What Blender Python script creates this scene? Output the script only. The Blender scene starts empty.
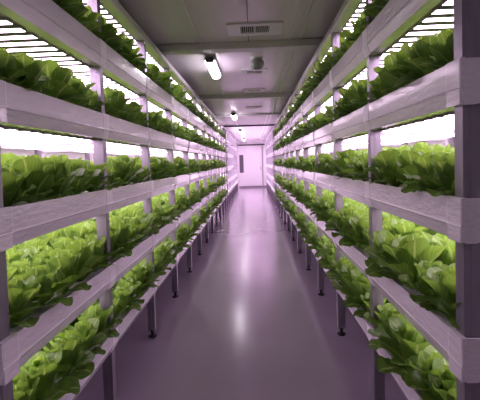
import bpy, math, random
import numpy as np
from mathutils import Matrix, Vector

random.seed(7)
C = bpy.context.scene.collection
R = math.radians

# ------------------------------------------------------------------ measures
H = 1.5                      # eye height
F_PX = 370.8
BAY = 0.949
def post_y(n): return 3.156 + BAY * n
def ceil_y(n): return 3.16 + .91 * n
N0, N1 = -2, 9              # planted racks
M0, M1 = 10, 18              # empty racks beyond
FACE = {-1: 0.877, 1: 0.665}   # lateral position of the trough fronts
DEPTH = 1.02
BOT = [2.095, 1.665, 1.217, 0.757, 0.375]
TROUGH_H = [0.148, 0.145, 0.145, 0.145, 0.120]
TOP_Z = 2.55
CEIL = 2.72
FAR = 21.4
NEAR = -1.6
WX = {-1: -2.02, 1: 1.82}

# ------------------------------------------------------------------ camera
cam_d = bpy.data.cameras.new('camera')
cam = bpy.data.objects.new('camera', cam_d)
C.objects.link(cam)
cam_d.sensor_fit = 'HORIZONTAL'
cam_d.sensor_width = 36
cam_d.lens = 36 * F_PX / 480
cam_d.shift_y = -24.7 / 480
cam_d.clip_start = 0.02
YAW, PITCH, ROLL = .0375, .0357, .029
rot = (Matrix.Rotation(YAW, 4, 'Z') @ Matrix.Rotation(math.pi / 2 - PITCH, 4, 'X') @ Matrix.Rotation(-ROLL, 4, 'Z'))
cam.matrix_world = Matrix.Translation((0, 0, H)) @ rot
bpy.context.scene.camera = cam
inv = cam.matrix_world.inverted()
def project(p):
    q = inv @ Vector(p)
    if q.z > -0.05: return None
    return (240 + F_PX * q.x / -q.z, 200 - F_PX * q.y / -q.z - 24.7, -q.z)

# ------------------------------------------------------------------ materials
def new_mat(name):
    m = bpy.data.materials.new(name); m.use_nodes = True
    nt = m.node_tree
    return m, nt, nt.nodes['Principled BSDF'], nt.nodes['Material Output']

def simple(name, col, rough=0.5, metal=0.0, noise=0.0, nscale=8.0, bump=0.0, bscale=40.0, stretch=(1, 1, 1), spec=0.5, coat=0.0):
    m, nt, b, out = new_mat(name)
    b.inputs['Base Color'].default_value = (*col, 1)
    b.inputs['Roughness'].default_value = rough
    b.inputs['Metallic'].default_value = metal
    b.inputs['Specular IOR Level'].default_value = spec
    b.inputs['Coat Weight'].default_value = coat
    b.inputs['Coat Roughness'].default_value = 0.08
    tc = nt.nodes.new('ShaderNodeTexCoord')
    mp = nt.nodes.new('ShaderNodeMapping')
    mp.inputs['Scale'].default_value = stretch
    nt.links.new(tc.outputs['Object'], mp.inputs['Vector'])
    if noise:
        n = nt.nodes.new('ShaderNodeTexNoise'); n.inputs['Scale'].default_value = nscale
        n.inputs['Detail'].default_value = 5
        r = nt.nodes.new('ShaderNodeMapRange')
        r.inputs['From Min'].default_value = .3; r.inputs['From Max'].default_value = .7
        r.inputs['To Min'].default_value = 1 - noise; r.inputs['To Max'].default_value = 1 + noise
        mul = nt.nodes.new('ShaderNodeVectorMath'); mul.operation = 'SCALE'
        mul.inputs[0].default_value = col
        nt.links.new(mp.outputs[0], n.inputs['Vector'])
        nt.links.new(n.outputs['Fac'], r.inputs['Value'])
        nt.links.new(r.outputs[0], mul.inputs['Scale'])
        nt.links.new(mul.outputs[0], b.inputs['Base Color'])
    if bump:
        n2 = nt.nodes.new('ShaderNodeTexNoise'); n2.inputs['Scale'].default_value = bscale
        n2.inputs['Detail'].default_value = 3
        bp = nt.nodes.new('ShaderNodeBump'); bp.inputs['Strength'].default_value = bump
        bp.inputs['Distance'].default_value = 0.01
        nt.links.new(mp.outputs[0], n2.inputs['Vector'])
        nt.links.new(n2.outputs['Fac'], bp.inputs['Height'])
        nt.links.new(bp.outputs[0], b.inputs['Normal'])
    return m

def emitter(name, col, strength):
    m, nt, b, out = new_mat(name)
    nt.nodes.remove(b)
    e = nt.nodes.new('ShaderNodeEmission')
    e.inputs['Color'].default_value = (*col, 1); e.inputs['Strength'].default_value = strength
    nt.links.new(e.outputs[0], out.inputs['Surface'])
    return m

M_FILM = simple('white_film', (.76, .71, .765), .25, 0, .06, 3, .65, 30, (1, .6, 1.8), coat=.8)
M_JOINT = simple('white_joint_film', (.79, .745, .79), .32, 0, .04, 6, .15, 30)
M_BOARD = simple('planting_board', (.78, .76, .77), .5, 0, .05, 10)
M_POST = simple('galvanised_steel', (.30, .27, .32), .32, .6, .12, 30, .05, 60, (1, 1, .2))
M_RAIL = simple('rail_steel', (.36, .33, .37), .4, .5, .1, 20)
M_UNDER = simple('underside_shaded', (.40, .36, .41), .5, 0, .06, 10)  # white sheeting painted darker, as shade in the gaps between light bars
M_FOOT = simple('black_rubber', (.015, .014, .016), .45)
M_HOUS = simple('lamp_housing', (.42, .40, .43), .4)
M_WALL = simple('white_wall', (.76, .73, .76), .38, 0, .03, 2)
M_CEIL = simple('ceiling_panel', (.86, .79, .86), .22, .0, .10, 3, .05, 30, (1.6, .25, 1))
M_CEIL_REFL = simple('ceiling_panel_reflection', (.92, .79, .92), .22, .0, .05, 3, .04, 30, (1.6, .25, 1))  # aisle strip tinted pink for the far light mirrored in the ceiling
M_BEAM = simple('beam_metal', (.66, .63, .66), .38, .1, .05, 5)
M_SEAM = simple('dark_seam', (.06, .05, .06), .6)
M_TRIMW = simple('white_trim', (.72, .68, .72), .35)
M_VENT = simple('vent_metal', (.88, .84, .88), .35, .1)
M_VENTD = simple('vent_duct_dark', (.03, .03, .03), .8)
M_GREY = simple('grey_plastic', (.33, .34, .34), .45)
M_BLACK = simple('black_plastic', (.02, .02, .02), .4)
M_GLASS = simple('door_glass', (.12, .10, .13), .08, 0, spec=.8)
M_LED = emitter('led_light', (1.0, .72, .98), 5.6)
M_LEDT = emitter('lamp_light', (1.0, .88, 1.0), 9.0)

def floor_mat():
    m, nt, b, out = new_mat('epoxy_floor')
    tc = nt.nodes.new('ShaderNodeTexCoord')
    n = nt.nodes.new('ShaderNodeTexNoise'); n.inputs['Scale'].default_value = 1.3; n.inputs['Detail'].default_value = 6
    cr = nt.nodes.new('ShaderNodeValToRGB')
    cr.color_ramp.elements[0].position = .3; cr.color_ramp.elements[0].color = (.350, .275, .370, 1)
    cr.color_ramp.elements[1].position = .7; cr.color_ramp.elements[1].color = (.405, .325, .430, 1)
    nt.links.new(tc.outputs['Object'], n.inputs['Vector']); nt.links.new(n.outputs['Fac'], cr.inputs['Fac'])
    nt.links.new(cr.outputs[0], b.inputs['Base Color'])
    n2 = nt.nodes.new('ShaderNodeTexNoise'); n2.inputs['Scale'].default_value = 9; n2.inputs['Detail'].default_value = 3
    bp = nt.nodes.new('ShaderNodeBump'); bp.inputs['Strength'].default_value = .006; bp.inputs['Distance'].default_value = .01
    nt.links.new(tc.outputs['Object'], n2.inputs['Vector']); nt.links.new(n2.outputs['Fac'], bp.inputs['Height'])
    nt.links.new(bp.outputs[0], b.inputs['Normal'])
    n3 = nt.nodes.new('ShaderNodeTexNoise'); n3.inputs['Scale'].default_value = 3; n3.inputs['Detail'].default_value = 8
    mr = nt.nodes.new('ShaderNodeMapRange'); mr.inputs['To Min'].default_value = .14; mr.inputs['To Max'].default_value = .26
    nt.links.new(tc.outputs['Object'], n3.inputs['Vector']); nt.links.new(n3.outputs['Fac'], mr.inputs['Value'])
    nt.links.new(mr.outputs[0], b.inputs['Roughness'])
    b.inputs['Specular IOR Level'].default_value = .7
    b.inputs['Coat Weight'].default_value = .8; b.inputs['Coat Roughness'].default_value = .20
    return m
M_FLOOR = floor_mat()

def leaf_mat():
    m, nt, b, out = new_mat('lettuce_leaf')
    at = nt.nodes.new('ShaderNodeAttribute'); at.attribute_name = 'tone'
    uv = nt.nodes.new('ShaderNodeUVMap'); uv.uv_map = 'UVMap'
    sep = nt.nodes.new('ShaderNodeSeparateXYZ'); nt.links.new(uv.outputs[0], sep.inputs[0])
    # distance from the midrib, |u-.5|
    s1 = nt.nodes.new('ShaderNodeMath'); s1.operation = 'SUBTRACT'; s1.inputs[1].default_value = .5
    nt.links.new(sep.outputs['X'], s1.inputs[0])
    ab = nt.nodes.new('ShaderNodeMath'); ab.operation = 'ABSOLUTE'; nt.links.new(s1.outputs[0], ab.inputs[0])
    rib = nt.nodes.new('ShaderNodeMapRange')
    rib.inputs['From Min'].default_value = .015; rib.inputs['From Max'].default_value = .06
    rib.inputs['To Min'].default_value = 1; rib.inputs['To Max'].default_value = 0
    nt.links.new(ab.outputs[0], rib.inputs['Value'])
    # side veins: stripes in v + |u|
    ad = nt.nodes.new('ShaderNodeMath'); ad.operation = 'MULTIPLY_ADD'; ad.inputs[1].default_value = -.9
    nt.links.new(ab.outputs[0], ad.inputs[0]); nt.links.new(sep.outputs['Y'], ad.inputs[2])
    mu = nt.nodes.new('ShaderNodeMath'); mu.operation = 'MULTIPLY'; mu.inputs[1].default_value = 58
    nt.links.new(ad.outputs[0], mu.inputs[0])
    sn = nt.nodes.new('ShaderNodeMath'); sn.operation = 'SINE'; nt.links.new(mu.outputs[0], sn.inputs[0])
    vein = nt.nodes.new('ShaderNodeMapRange')
    vein.inputs['From Min'].default_value = .75; vein.inputs['From Max'].default_value = 1
    vein.inputs['To Min'].default_value = 0; vein.inputs['To Max'].default_value = .35
    nt.links.new(sn.outputs[0], vein.inputs['Value'])
    mx = nt.nodes.new('ShaderNodeMath'); mx.operation = 'MAXIMUM'
    nt.links.new(rib.outputs[0], mx.inputs[0]); nt.links.new(vein.outputs[0], mx.inputs[1])
    ramp = nt.nodes.new('ShaderNodeValToRGB')
    ramp.color_ramp.elements[0].color = (.062, .150, .024, 1)
    ramp.color_ramp.elements[1].color = (.195, .345, .055, 1)
    nt.links.new(at.outputs['Fac'], ramp.inputs['Fac'])
    mix = nt.nodes.new('ShaderNodeMixRGB')
    mix.inputs['Color2'].default_value = (.40, .54, .22, 1)
    sc = nt.nodes.new('ShaderNodeMath'); sc.operation = 'MULTIPLY'; sc.inputs[1].default_value = .6
    nt.links.new(mx.outputs[0], sc.inputs[0]); nt.links.new(sc.outputs[0], mix.inputs['Fac'])
    nt.links.new(ramp.outputs[0], mix.inputs['Color1'])
    nt.links.new(mix.outputs[0], b.inputs['Base Color'])
    b.inputs['Roughness'].default_value = .36
    b.inputs['Specular IOR Level'].default_value = .4
    tc = nt.nodes.new('ShaderNodeTexCoord')
    n = nt.nodes.new('ShaderNodeTexNoise'); n.inputs['Scale'].default_value = 45; n.inputs['Detail'].default_value = 2
    nt.links.new(tc.outputs['Object'], n.inputs['Vector'])
    sb = nt.nodes.new('ShaderNodeMath'); sb.operation = 'SUBTRACT'
    nt.links.new(n.outputs['Fac'], sb.inputs[0]); nt.links.new(mx.outputs[0], sb.inputs[1])
    bp = nt.nodes.new('ShaderNodeBump'); bp.inputs['Strength'].default_value = .6; bp.inputs['Distance'].default_value = .006
    nt.links.new(sb.outputs[0], bp.inputs['Height']); nt.links.new(bp.outputs[0], b.inputs['Normal'])
    tr = nt.nodes.new('ShaderNodeBsdfTranslucent')
    tm = nt.nodes.new('ShaderNodeMixRGB'); tm.blend_type = 'MULTIPLY'; tm.inputs['Fac'].default_value = 1
    tm.inputs['Color2'].default_value = (1.55, 1.5, .9, 1)
    nt.links.new(mix.outputs[0], tm.inputs['Color1']); nt.links.new(tm.outputs[0], tr.inputs['Color'])
    ms = nt.nodes.new('ShaderNodeMixShader'); ms.inputs['Fac'].default_value = .38
    nt.links.new(b.outputs[0], ms.inputs[1]); nt.links.new(tr.outputs[0], ms.inputs[2])
    nt.links.new(ms.outputs[0], out.inputs['Surface'])
    return m
M_LEAF = leaf_mat()

# ------------------------------------------------------------------ mesh helpers
class MB:
    def __init__(s): s.v = []; s.f = []; s.mi = []
    def box(s, a, b, mi=0):
        x0, y0, z0 = a; x1, y1, z1 = b
        x0, x1 = sorted((x0, x1)); y0, y1 = sorted((y0, y1)); z0, z1 = sorted((z0, z1))
        k = len(s.v)
        s.v += [(x0,y0,z0),(x1,y0,z0),(x1,y1,z0),(x0,y1,z0),(x0,y0,z1),(x1,y0,z1),(x1,y1,z1),(x0,y1,z1)]
        s.f += [tuple(k+i for i in q) for q in ((0,3,2,1),(4,5,6,7),(0,1,5,4),(1,2,6,5),(2,3,7,6),(3,0,4,7))]
        s.mi += [mi]*6
        return s
    def prism(s, prof, axis, t0, t1, mis=None, caps=True, cap_mi=0):
        """prof: closed list of 2-D points; axis 'y' -> (x,z), axis 'x' -> (y,z)"""
        k = len(s.v); n = len(prof)
        for t in (t0, t1):
            for (p, q) in prof:
                s.v.append((p, t, q) if axis == 'y' else (t, p, q))
        for i in range(n):
            j = (i + 1) % n
            s.f.append((k+i, k+j, k+n+j, k+n+i)); s.mi.append(mis[i] if mis else 0)
        if caps:
            s.f.append(tuple(k+i for i in range(n))[::-1]); s.mi.append(cap_mi)
            s.f.append(tuple(k+n+i for i in range(n))); s.mi.append(cap_mi)
        return s
    def lathe(s, prof, c=(0,0,0), seg=16, mi=0):
        k = len(s.v); n = len(prof)
        for (r, z) in prof:
            for i in range(seg):
                a = 2*math.pi*i/seg
                s.v.append((c[0]+r*math.cos(a), c[1]+r*math.sin(a), c[2]+z))
        for j in range(n-1):
            for i in range(seg):
                i2 = (i+1) % seg
                s.f.append((k+j*seg+i, k+j*seg+i2, k+(j+1)*seg+i2, k+(j+1)*seg+i)); s.mi.append(mi)
        s.f.append(tuple(k+i for i in range(seg))[::-1]); s.mi.append(mi)
        s.f.append(tuple(k+(n-1)*seg+i for i in range(seg))); s.mi.append(mi)
        return s
    def mesh(s, name, mats, smooth=False):
        me = bpy.data.meshes.new(name)
        me.from_pydata(s.v, [], s.f)
        for m in mats: me.materials.append(m)
        me.polygons.foreach_set('material_index', s.mi)
        if smooth: me.polygons.foreach_set('use_smooth', [True]*len(s.f))
        me.update()
        import bmesh
        bm = bmesh.new(); bm.from_mesh(me); bmesh.ops.recalc_face_normals(bm, faces=bm.faces); bm.to_mesh(me); bm.free()
        return me
    def build(s, name, mats, parent=None, loc=(0,0,0), bevel=0, smooth=False):
        if not isinstance(mats, (list, tuple)): mats = [mats]
        o = bpy.data.objects.new(name, s.mesh(name, mats, smooth))
        C.objects.link(o); o.location = loc; o.parent = parent
        if bevel:
            b = o.modifiers.new('bevel', 'BEVEL'); b.width = bevel; b.segments = 2; b.limit_method = 'ANGLE'
        return o

def link(name, me, parent=None, loc=(0,0,0)):
    o = bpy.data.objects.new(name, me); C.objects.link(o); o.location = loc; o.parent = parent
    return o
def tag(o, label, cat, group=None):
    o['label'] = label; o['category'] = cat
    if group: o['group'] = group
    return o
def empty(name, loc):
    o = bpy.data.objects.new(name, None); C.objects.link(o); o.location = loc; o.empty_display_size = .1
    return o
def struct(o, label=None):
    o['kind'] = 'structure'
    if label: o['label'] = label
    return o

# ------------------------------------------------------------------ room
T = .08
struct(MB().box((WX[-1]-T, NEAR-T, -.1), (WX[1]+T, FAR+T, 0)).build('floor', M_FLOOR), 'glossy purple-grey epoxy floor of the aisle')
struct(MB().box((WX[-1]-T, NEAR, 0), (WX[-1], FAR, CEIL)).build('wall_left', M_WALL), 'white wall behind the left racks')
struct(MB().box((WX[1], NEAR, 0), (WX[1]+T, FAR, CEIL)).build('wall_right', M_WALL), 'white wall behind the right racks')
struct(MB().box((WX[-1]-T, FAR, 0), (WX[1]+T, FAR+T, CEIL)).build('wall_far', M_WALL), 'pinkish white wall at the end of the aisle')
struct(MB().box((WX[-1]-T, NEAR-T, 0), (WX[1]+T, NEAR, CEIL)).build('wall_near', simple('near_wall_grey', (.22, .20, .22), .6)), 'wall behind the viewer')
# ceiling of long panels: grey sheets on the sides, an aisle strip with reflected pink light in its colour, dark joints between
cl = MB().box((WX[-1]-T, NEAR-T, CEIL), (WX[1]+T, FAR+T, CEIL+.1), 0)
cl.box((-.50, NEAR, CEIL-.006), (.44, FAR, CEIL+.001), 1)
struct(cl.build('ceiling', [M_CEIL, M_CEIL_REFL]), 'panelled ceiling, grey at the sides with reflected pink light painted over the aisle')
tn = [0]
def trim(mb, mat, label, **k):
    tn[0] += 1
    return struct(mb.build('trim_%d' % tn[0], mat, **k), label)
for yb in (ceil_y(.76) - 2.82, ceil_y(.76), ceil_y(3.95)):
    trim(MB().box((WX[-1], yb-.07, CEIL-.075), (WX[1], yb+.07, CEIL-.006)), M_BEAM, 'grey beam across the ceiling', bevel=.006)
trim(MB().box((WX[-1], ceil_y(7.0)-.05, CEIL-.04), (WX[1], ceil_y(7.0)+.05, CEIL-.006)), M_BEAM, 'shallow far beam across the ceiling')
trim(MB().box((WX[-1], ceil_y(10.1)-.05, CEIL-.05), (WX[1], ceil_y(10.1)+.02, CEIL-.006)), M_SEAM, 'dark joint strip across the ceiling')
for xx, lab in ((-.50, 'left ceiling joint strip'), (.40, 'right ceiling joint strip'), (.50, 'outer right ceiling joint strip')):
    trim(MB().box((xx-.008, NEAR, CEIL-.016), (xx+.008, FAR, CEIL-.004)), M_TRIMW, lab)
trim(MB().box((-.020, NEAR, CEIL-.008), (-.014, ceil_y(.13), CEIL-.005)), M_SEAM, 'thin dark seam in the ceiling panel')
trim(MB().box((-.020, ceil_y(.48), CEIL-.008), (-.014, ceil_y(.76)-.07, CEIL-.005)), M_SEAM, 'short dark seam between vent and beam')
struct(MB().box((WX[-1], FAR-.015, 0), (WX[1], FAR, .10)).build('baseboard_far', simple('base_grey', (.30, .25, .31), .4)))
# far door with its narrow window, rail over it
dr = struct(MB().box((-.86, FAR-.05, .11), (.48, FAR, 2.42)).build('door_1', simple('door_white', (.80, .76, .80), .35), bevel=.004), 'white door with a narrow window at the aisle end')
fr = MB().box((-.84, FAR-.062, .85), (-.54, FAR-.05, 1.93)); fr.build('window_frame', M_TRIMW, dr)
MB().box((-.81, FAR-.066, .88), (-.58, FAR-.062, 1.90)).build('window_pane', M_GLASS, dr)
MB().box((.38, FAR-.10, 1.02), (.415, FAR-.05, 1.22)).build('handle', M_GREY, dr, bevel=.006)
trim(MB().box((-.92, FAR-.09, 2.44), (.66, FAR, 2.50)), M_SEAM, 'dark rail above the far door')
trim(MB().box((.49, FAR-.04, 0), (.54, FAR, 2.44)), M_GREY, 'right jamb of the far door')
trim(MB().box((-.92, FAR-.04, 0), (-.87, FAR, 2.44)), M_TRIMW, 'left jamb of the far door')

# ------------------------------------------------------------------ racks
def led_profile(y):
    return [(y-.023, 0), (y-.023, -.010), (y-.021, -.013), (y+.021, -.013), (y+.023, -.010), (y+.023, 0)]
LED_MI = [0, 0, 1, 0, 0, 0]
def led_mb(mb, y, s, z):
    f = FACE[s]
    prof = [(a, b + z) for a, b in led_profile(y)]
    mb.prism(prof, 'x', s*(f+.085), s*(f+.975), LED_MI)
    return mb

def make_post_mesh(name, z0, z1):
    m = MB(); w = .025
    m.box((-.03, -w, z0), (.03, w, z1))
    # shallow slot channels on the faces of the tube
    for sy in (-1, 1):
        m.box((-.006, sy*w, z0+.01), (.006, sy*(w+.0015), z1-.01))
    return m.mesh(name, [M_POST])
def make_foot_mesh():
    return MB().lathe([(.034,0),(.036,.006),(.034,.014),(.016,.020),(.013,.024),(.013,.052),(.026,.054),(.026,.066)], seg=14).mesh('foot', [M_FOOT])
foot_me = make_foot_mesh()
post_me = make_post_mesh('post', .060, TOP_Z)
led_me = {}
def trough_mesh(s, bi, n0, n1, mats, name='trough'):
    f = FACE[s]; b = BOT[bi]; h = TROUGH_H[bi]
    r = b + h; cr = b + h*.36
    prof = [(0, r), (0, cr+.007), (-.003, cr), (.001, cr-.006), (.016, b), (.07, b), (.07, b+.004), (.98, b+.004), (.98, b), (DEPTH, b), (DEPTH, r), (DEPTH-.010, r), (DEPTH-.010, b+.06), (.010, b+.06), (.010, r)]
    prof = [(s*(f+d), z) for d, z in prof]
    y0, y1 = post_y(n0) - .036, post_y(n1) + .036
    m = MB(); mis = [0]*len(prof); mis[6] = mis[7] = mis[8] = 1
    m.prism(prof, 'y', y0, y1, mis)
    for (a, c) in ((y0-.006, y0), (y1, y1+.006)):        # closed ends
        m.box((s*(f-.003), a, b), (s*(f+DEPTH), c, r))
    for (a, c) in ((y0, y0+.075), (y1-.075, y1)):        # square wrap around the end posts
        m.box((s*(f-.003), a, b-.001), (s*(f+.012), c, r+.001))
    return m.mesh(name, mats)
def joint_mesh(s, bi):
    f = FACE[s]; b = BOT[bi]; h = TROUGH_H[bi]; r = b + h; cr = b + h*.36; t = .0015
    prof = [(-t, r+t), (-t, cr+.008), (-t-.003, cr), (.001-t, cr-.006), (.016-t, b-t), (.05, b-t), (.05, b+.001), (.016, b+.001), (.001, cr), (.001, r), (.014, r), (.014, r+t)]
    return MB().prism([(s*d, z) for d, z in prof], 'y', -.045, .045).mesh('joint_cover', [M_JOINT])

def in_frame(p, mg=20):
    q = project(p)
    return q is not None and -mg < q[0] < 480+mg and -mg < q[1] < 400+mg

def rack(s, n0, n1, name, label, planted=True):
    f = FACE[s]
    t = empty(name, (s*(f+DEPTH/2), (post_y(n0)+post_y(n1))/2, 0))
    tag(t, label, 'rack')
    base = Vector(t.location)
    def P(o, w=(0,0,0)):
        o.parent = t; o.location = Vector(w) - base; return o
    for n in range(n0, n1+1):
        for d in (.046, .975):
            p = P(link('post', post_me), (s*(f+d), post_y(n), 0))
            link('foot', foot_me, p)
    fz = .055
    for n in range(n0, n1+1):
        for z in [TOP_Z] + BOT[:4]:
            m = MB().box((s*(f+.078), -.018, z-.032), (s*(f+.945), .018, z-.002))
            P(m.build('cross_rail', M_RAIL), (0, post_y(n), 0))
    # top frame: fascia rails front and rear, roof sheet carrying the highest lights
    y0, y1 = post_y(n0)-.036, post_y(n1)+.036
    P(MB().prism([(s*(f+.0), TOP_Z+.05), (s*(f+.0), TOP_Z+.006), (s*(f+.012), TOP_Z), (s*(f+.08), TOP_Z), (s*(f+.08), TOP_Z+.05)], 'y', y0, y1).build('top_rail', M_FILM))
    P(MB().box((s*(f+.95), y0, TOP_Z), (s*(f+DEPTH), y1, TOP_Z+.05)).build('top_rail', M_FILM))
    P(MB().box((s*(f+.08), y0, TOP_Z+.004), (s*(f+.95), y1, TOP_Z+.02)).build('top_sheet', M_UNDER))
    for bi in range(5):
        tr = P(link('trough', trough_mesh(s, bi, n0, n1, [M_FILM, M_UNDER])))
        b = BOT[bi]; r = b + TROUGH_H[bi]
        MB().box((s*(f+.010), y0, r-.026), (s*(f+DEPTH-.010), y1, r-.014)).build('planting_board', M_BOARD, tr)
        if planted:
            jm = joint_mesh(s, bi)
            for n in range(n0, n1+1):
                o = link('joint_cover', jm, tr, (s*f, post_y(n), 0))
    # light bars
    bars = []
    for z in [TOP_Z+.004] + [b+.004 for b in BOT[:4]]:
        for n in range(n0, n1):
            for k in range(11):
                y = post_y(n) + BAY*(k+.5)/11
                bars.append((y, z))
    if planted:
        vis = [q for q in bars if q[1] > H and in_frame((s*(f+.12), q[0], q[1]))]
        vis.sort(key=lambda q: q[0])
        chosen = set(vis[:100])
    else:
        chosen = set()
    one = MB().prism(led_profile(0), 'x', s*(f+.085), s*(f+.965), LED_MI).mesh('light_bar', [M_HOUS, M_LED])
    rest = MB()
    for y, z in bars:
        if (y, z) in chosen: P(link('light_bar', one), (0, y, z))
        else: led_mb(rest, y, s, z)
    o = P(rest.build('light_bar', [M_HOUS, M_LED])); o['kind'] = 'stuff'
    return t
rack(-1, N0, N1, 'grow_rack', 'long steel growing rack of planted white troughs on the left of the aisle')
rack(1, N0, N1, 'grow_rack', 'long steel growing rack of planted white troughs on the right of the aisle')
rack(-1, M0, M1, 'grow_rack', 'empty pale rack on the left beyond the planted one, near the far door', False)
rack(1, M0, M1, 'grow_rack', 'empty pale rack on the right beyond the planted one, near the far wall', False)

# ------------------------------------------------------------------ lettuces
def smooth01(x):
    x = min(max(x, 0), 1); return x*x*(3-2*x)
def make_lettuce(rng, nu, nv, leaves):
    """arrays of verts, quads, uv per vert, tone per vert"""
    V = []; Q = []; U = []; Tn = []
    k = 0
    for (L, W, a0, a1, az, cup, tone) in leaves:
        ph = rng.uniform(0, 6.28); fr = rng.uniform(7, 11); tw = rng.uniform(-.35, .35)
        r0 = .008; pr, pz = r0, 0.0
        pts = []
        steps = nv
        for j in range(nv+1):
            t = 1-(1-j/nv)**1.35
            a = a0 + (a1-a0)*(t**1.5)
            if j:
                pr += math.sin(a)*L*(t-tp); pz += math.cos(a)*L*(t-tp)
            tp = t
            pts.append((pr, pz, a, t))
        ca, sa = math.cos(az), math.sin(az)
        for (rr, zz, a, t) in pts:
            if t < .58: w = .20 + .80*smooth01(t/.58)
            else: w = math.sqrt(max(.06, 1-((t-.58)/.42)**2.6))
            w *= W/2
            for i in range(nu+1):
                sgn = -1 + 2*i/nu
                # normal towards the heart of the head: (-cos a, sin a)
                c = cup*w*(sgn*sgn) + w*(.17*math.sin(fr*t+ph+sgn*3)*abs(sgn)**1.3 + .06*math.sin(2.1*fr*t+ph*2)*math.cos(5*sgn+ph) + .09*math.sin(2.9*fr*t+ph*3+2*sgn)*abs(sgn)**3)*min(1, t*2)
                lat = sgn*w*(1-.18*cup*abs(sgn)) 
                nr, nz = -math.cos(a), math.sin(a)
                x = rr + nr*c; y = lat + tw*w*t*sgn*.0; z = zz + nz*c + tw*lat*t
                V.append((x*ca - y*sa, x*sa + y*ca, z))
                U.append((i/nu, t)); Tn.append(min(1, max(0, tone + .25*(t-.5))))
        for j in range(nv):
            for i in range(nu):
                q = k + j*(nu+1) + i
                Q.append((q, q+1, q+nu+2, q+nu+1))
        k += (nu+1)*(nv+1)
    return (np.array(V, np.float32), np.array(Q, np.int32), np.array(U, np.float32), np.array(Tn, np.float32))

def leaf_set(rng, n_scale=1.0, heart=True):
    ls = []
    g = 2.4
    def add(n, L, W, a0, a1, cup, tone):
        nonlocal g
        off = rng.uniform(0, 6.28)
        for i in range(n):
            az = off + 6.283*i/n + rng.uniform(-.25, .25)
            ls.append((L*rng.uniform(.88, 1.1), W*rng.uniform(.88, 1.12), R(a0+rng.uniform(-6, 6)), R(a1+rng.uniform(-12, 12)), az, cup*rng.uniform(.6, 1.3), tone+rng.uniform(-.14, .14)))
    add(3, .155, .100, 3, -8, .80, .85)
    add(6, .200, .112, 9, 4, .55, .70)
    add(6, .210, .122, 20, 36, .38, .52)
    add(4, .180, .120, 38, 72, .24, .38)
    add(3, .165, .112, 52, 112, .18, .28)
    return ls

def arrays_to_mesh(name, V, Q, U, Tn):
    me = bpy.data.meshes.new(name)
    me.vertices.add(len(V)); me.vertices.foreach_set('co', V.reshape(-1))
    me.loops.add(len(Q)*4); me.loops.foreach_set('vertex_index', Q.reshape(-1))
    me.polygons.add(len(Q))
    me.polygons.foreach_set('loop_start', np.arange(0, len(Q)*4, 4, dtype=np.int32))
    me.polygons.foreach_set('use_smooth', np.ones(len(Q), dtype=bool))
    uv = me.uv_layers.new(name='UVMap'); uv.data.foreach_set('uv', U[Q.reshape(-1)].reshape(-1))
    at = me.attributes.new('tone', 'FLOAT', 'POINT'); at.data.foreach_set('value', Tn)
    me.materials.append(M_LEAF)
    me.update(calc_edges=True); me.validate()
    return me

rng = random.Random(11)
VAR = []
for i in range(7):
    ls = leaf_set(rng)
    st = rng.getstate()
    hi = make_lettuce(rng, 8, 12, ls)
    rng.setstate(st)
    lo = make_lettuce(rng, 2, 5, ls)
    VAR.append((hi, lo, arrays_to_mesh('lettuce', *hi)))

ROWS = [.070, .265, .445, .625, .805, .935]
spots = []
for s in (-1, 1):
    for bi in range(5):
        z = BOT[bi] + TROUGH_H[bi] - .014
        for ri, d in enumerate(ROWS):
            idx = 0
            for n in range(N0, N1):
                for k in range(5):
                    idx += 1
                    y = post_y(n) + BAY*(k+.5)/5 + rng.uniform(-.012, .012)
                    x = s*(FACE[s] + d + rng.uniform(-.01, .01))
                    a = rng.uniform(0, 6.283); sc = rng.uniform(.78, 1.13) * (.90 if bi < 2 and ri else 1)
                    if ri == 5: sc *= .72
                    if ri == 0 and k in (0, 4): sc *= .88; y += .012*(1 if k == 0 else -1)*(2.2 if idx == 1 else 1)
                    if bi == 4 or bi == 3: sc *= 1.06
                    spots.append(dict(s=s, bi=bi, ri=ri, idx=idx, p=(x, y, z), a=a, sc=sc, var=rng.randrange(7),
                                      tx=rng.uniform(-.10, .10), ty=rng.uniform(-.10, .10)))
def score(o):
    q = project((o['p'][0], o['p'][1], o['p'][2]+.12))
    if q is None or not (-12 < q[0] < 492 and -15 < q[1] < 412): return 0
    vis = {0: (1, 1, 1, 1, 1), 1: (.30, .35, .55, .75, .75), 2: (.1, .15, .3, .45, .45)}.get(o['ri'], (0,)*5)[o['bi']]
    return vis / q[2]
for o in spots: o['score'] = score(o)
order = sorted(range(len(spots)), key=lambda i: -spots[i]['score'])
chosen = set(order[:300])

ORD = ['first','second','third','fourth','fifth','sixth','seventh','eighth','ninth','tenth','eleventh','twelfth','thirteenth',
       'fourteenth','fifteenth','sixteenth','seventeenth','eighteenth','nineteenth']
TENS = {20: 'twent', 30: 'thirt', 40: 'fort', 50: 'fift', 60: 'sixt'}
def ordinal(i):
    if i <= 19: return ORD[i-1]
    t = i//10*10
    return TENS[t] + ('ieth' if i % 10 == 0 else 'y-' + ORD[i % 10 - 1])
TIER = ['top', 'upper', 'middle', 'lower', 'lowest']
ROWN = ['front', 'second', 'third']
for i in sorted(chosen):
    o = spots[i]
    ob = link('lettuce', VAR[o['var']][2], None, o['p'])
    ob.rotation_euler = (o['tx'], o['ty'], o['a'])
    ob.scale = (o['sc'],)*3
    side = 'left' if o['s'] < 0 else 'right'
    tag(ob, 'green lettuce, %s from the near end, %s row, %s rack\'s %s trough' % (ordinal(o['idx']), ROWN[o['ri']], side, TIER[o['bi']]),
        'lettuce', 'lettuces growing in the rack troughs')

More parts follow.
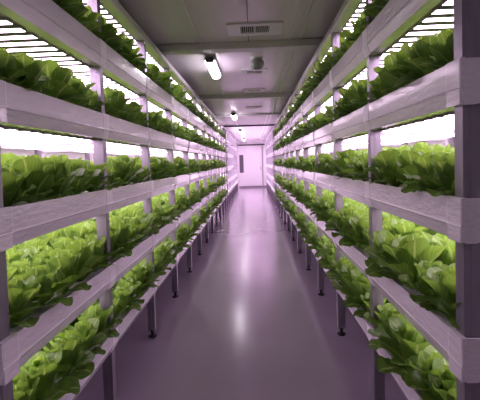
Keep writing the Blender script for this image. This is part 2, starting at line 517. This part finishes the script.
# the remaining, farther and hidden heads: one object
Vs, Qs, Us, Ts = [], [], [], []
k = 0
for i, o in enumerate(spots):
    if i in chosen: continue
    y = o['p'][1]
    near = (y < 6.0 and o['ri'] <= 2)
    V, Q, U, Tn = VAR[o['var']][0 if near else 1]
    e = Matrix.LocRotScale(Vector(o['p']), __import__('mathutils').Euler((o['tx'], o['ty'], o['a'])), Vector((o['sc'],)*3))
    A = np.array(e, np.float32)
    Vs.append(V @ A[:3, :3].T + A[:3, 3]); Qs.append(Q + k); Us.append(U); Ts.append(Tn)
    k += len(V)
st = link('lettuce', arrays_to_mesh('lettuce_mass', np.concatenate(Vs), np.concatenate(Qs), np.concatenate(Us), np.concatenate(Ts)))
tag(st, 'massed green lettuces filling the far and rear rows of both planted racks', 'lettuce')
st['kind'] = 'stuff'

# ------------------------------------------------------------------ things on the ceiling
CZ = CEIL - .006
def lamp(y, label):
    x = -.46
    t = empty('ceiling_lamp', (x, y, CZ-.010)); tag(t, label, 'lamp', 'lamps along the aisle ceiling')
    L = .36
    MB().box((-.060, -L-.02, -.048), (.060, L+.02, 0)).build('base', M_HOUS, t, bevel=.004)
    prof = [(-.056, -.047), (-.060, -.058), (-.045, -.088), (0, -.100), (.045, -.088), (.060, -.058), (.056, -.047)]
    MB().prism(prof, 'y', -L, L, cap_mi=0).build('diffuser', M_LEDT, t, bevel=.012)
    for sy in (-1, 1):
        MB().box((-.045, sy*L, -.075), (.045, sy*(L+.035), -.012)).build('end_cap', M_BLACK, t, bevel=.006)
    return t
for v, lab in ((-3.5, 'tube lamp on the ceiling straight above the viewer'), (1.56, 'white tube lamp with black end caps, nearest on the aisle ceiling'), (6.9, 'small bright lamp, second from the viewer on the aisle ceiling'),
               (12.2, 'bright lamp, third along the ceiling, past the dark joint strip'), (17.6, 'farthest bright lamp on the ceiling before the end wall')):
    lamp(ceil_y(v), lab)

def vent(y, w, l, gw, gl, label):
    t = empty('air_vent', (.045, y, CZ)); tag(t, label, 'air vent', 'air vents in the aisle ceiling')
    m = MB()
    z0, z1 = -.014, 0
    m.box((-w/2, -l/2, z0), (-gw/2, l/2, z1)); m.box((gw/2, -l/2, z0), (w/2, l/2, z1))
    m.box((-gw/2, -l/2, z0), (gw/2, -gl/2, z1)); m.box((-gw/2, gl/2, z0), (gw/2, l/2, z1))
    m.build('frame', M_VENT, t, bevel=.003)
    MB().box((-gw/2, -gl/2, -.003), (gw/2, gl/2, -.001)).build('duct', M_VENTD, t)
    n = 14
    g = MB()
    for i in range(n):
        x = -gw/2 + gw*(i+.5)/n
        g.prism([(x-.003, -.004), (x+.001, -.013), (x+.004, -.013), (x, -.004)], 'y', -gl/2, gl/2)
    g.box((-.004, -gl/2, -.0135), (.004, gl/2, -.004))
    g.build('grille', M_VENT, t)
    return t
vent(ceil_y(.30), .50, .30, .26, .18, 'rectangular slatted air vent nearest the viewer, before the first beam')
vent(ceil_y(2.05), .36, .26, .20, .14, 'air vent behind the round grey detector')
vent(ceil_y(3.5), .36, .26, .20, .12, 'air vent just before the second beam')
vent(ceil_y(5.7), .36, .26, .20, .14, 'farthest small air vent, beyond the second beam')
d = empty('smoke_detector', (.07, ceil_y(1.36), CZ)); tag(d, 'round grey domed detector hanging from the ceiling between the first two beams', 'smoke detector')
MB().lathe([(.075, 0), (.075, -.015), (.06, -.02)], seg=24).build('base', M_TRIMW, d)
MB().lathe([(.058, -.018), (.078, -.035), (.086, -.065), (.080, -.095), (.060, -.120), (.030, -.134), (.004, -.138)], seg=28).build('dome', M_GREY, d, smooth=True)

# ------------------------------------------------------------------ world and view
w = bpy.data.worlds.new('world'); bpy.context.scene.world = w; w.use_nodes = True
w.node_tree.nodes['Background'].inputs['Color'].default_value = (.5, .45, .5, 1)
w.node_tree.nodes['Background'].inputs['Strength'].default_value = .02
vs = bpy.context.scene.view_settings
vs.view_transform = 'Standard'; vs.look = 'None'; vs.gamma = 1; vs.use_curve_mapping = False
vs.exposure = 1.15
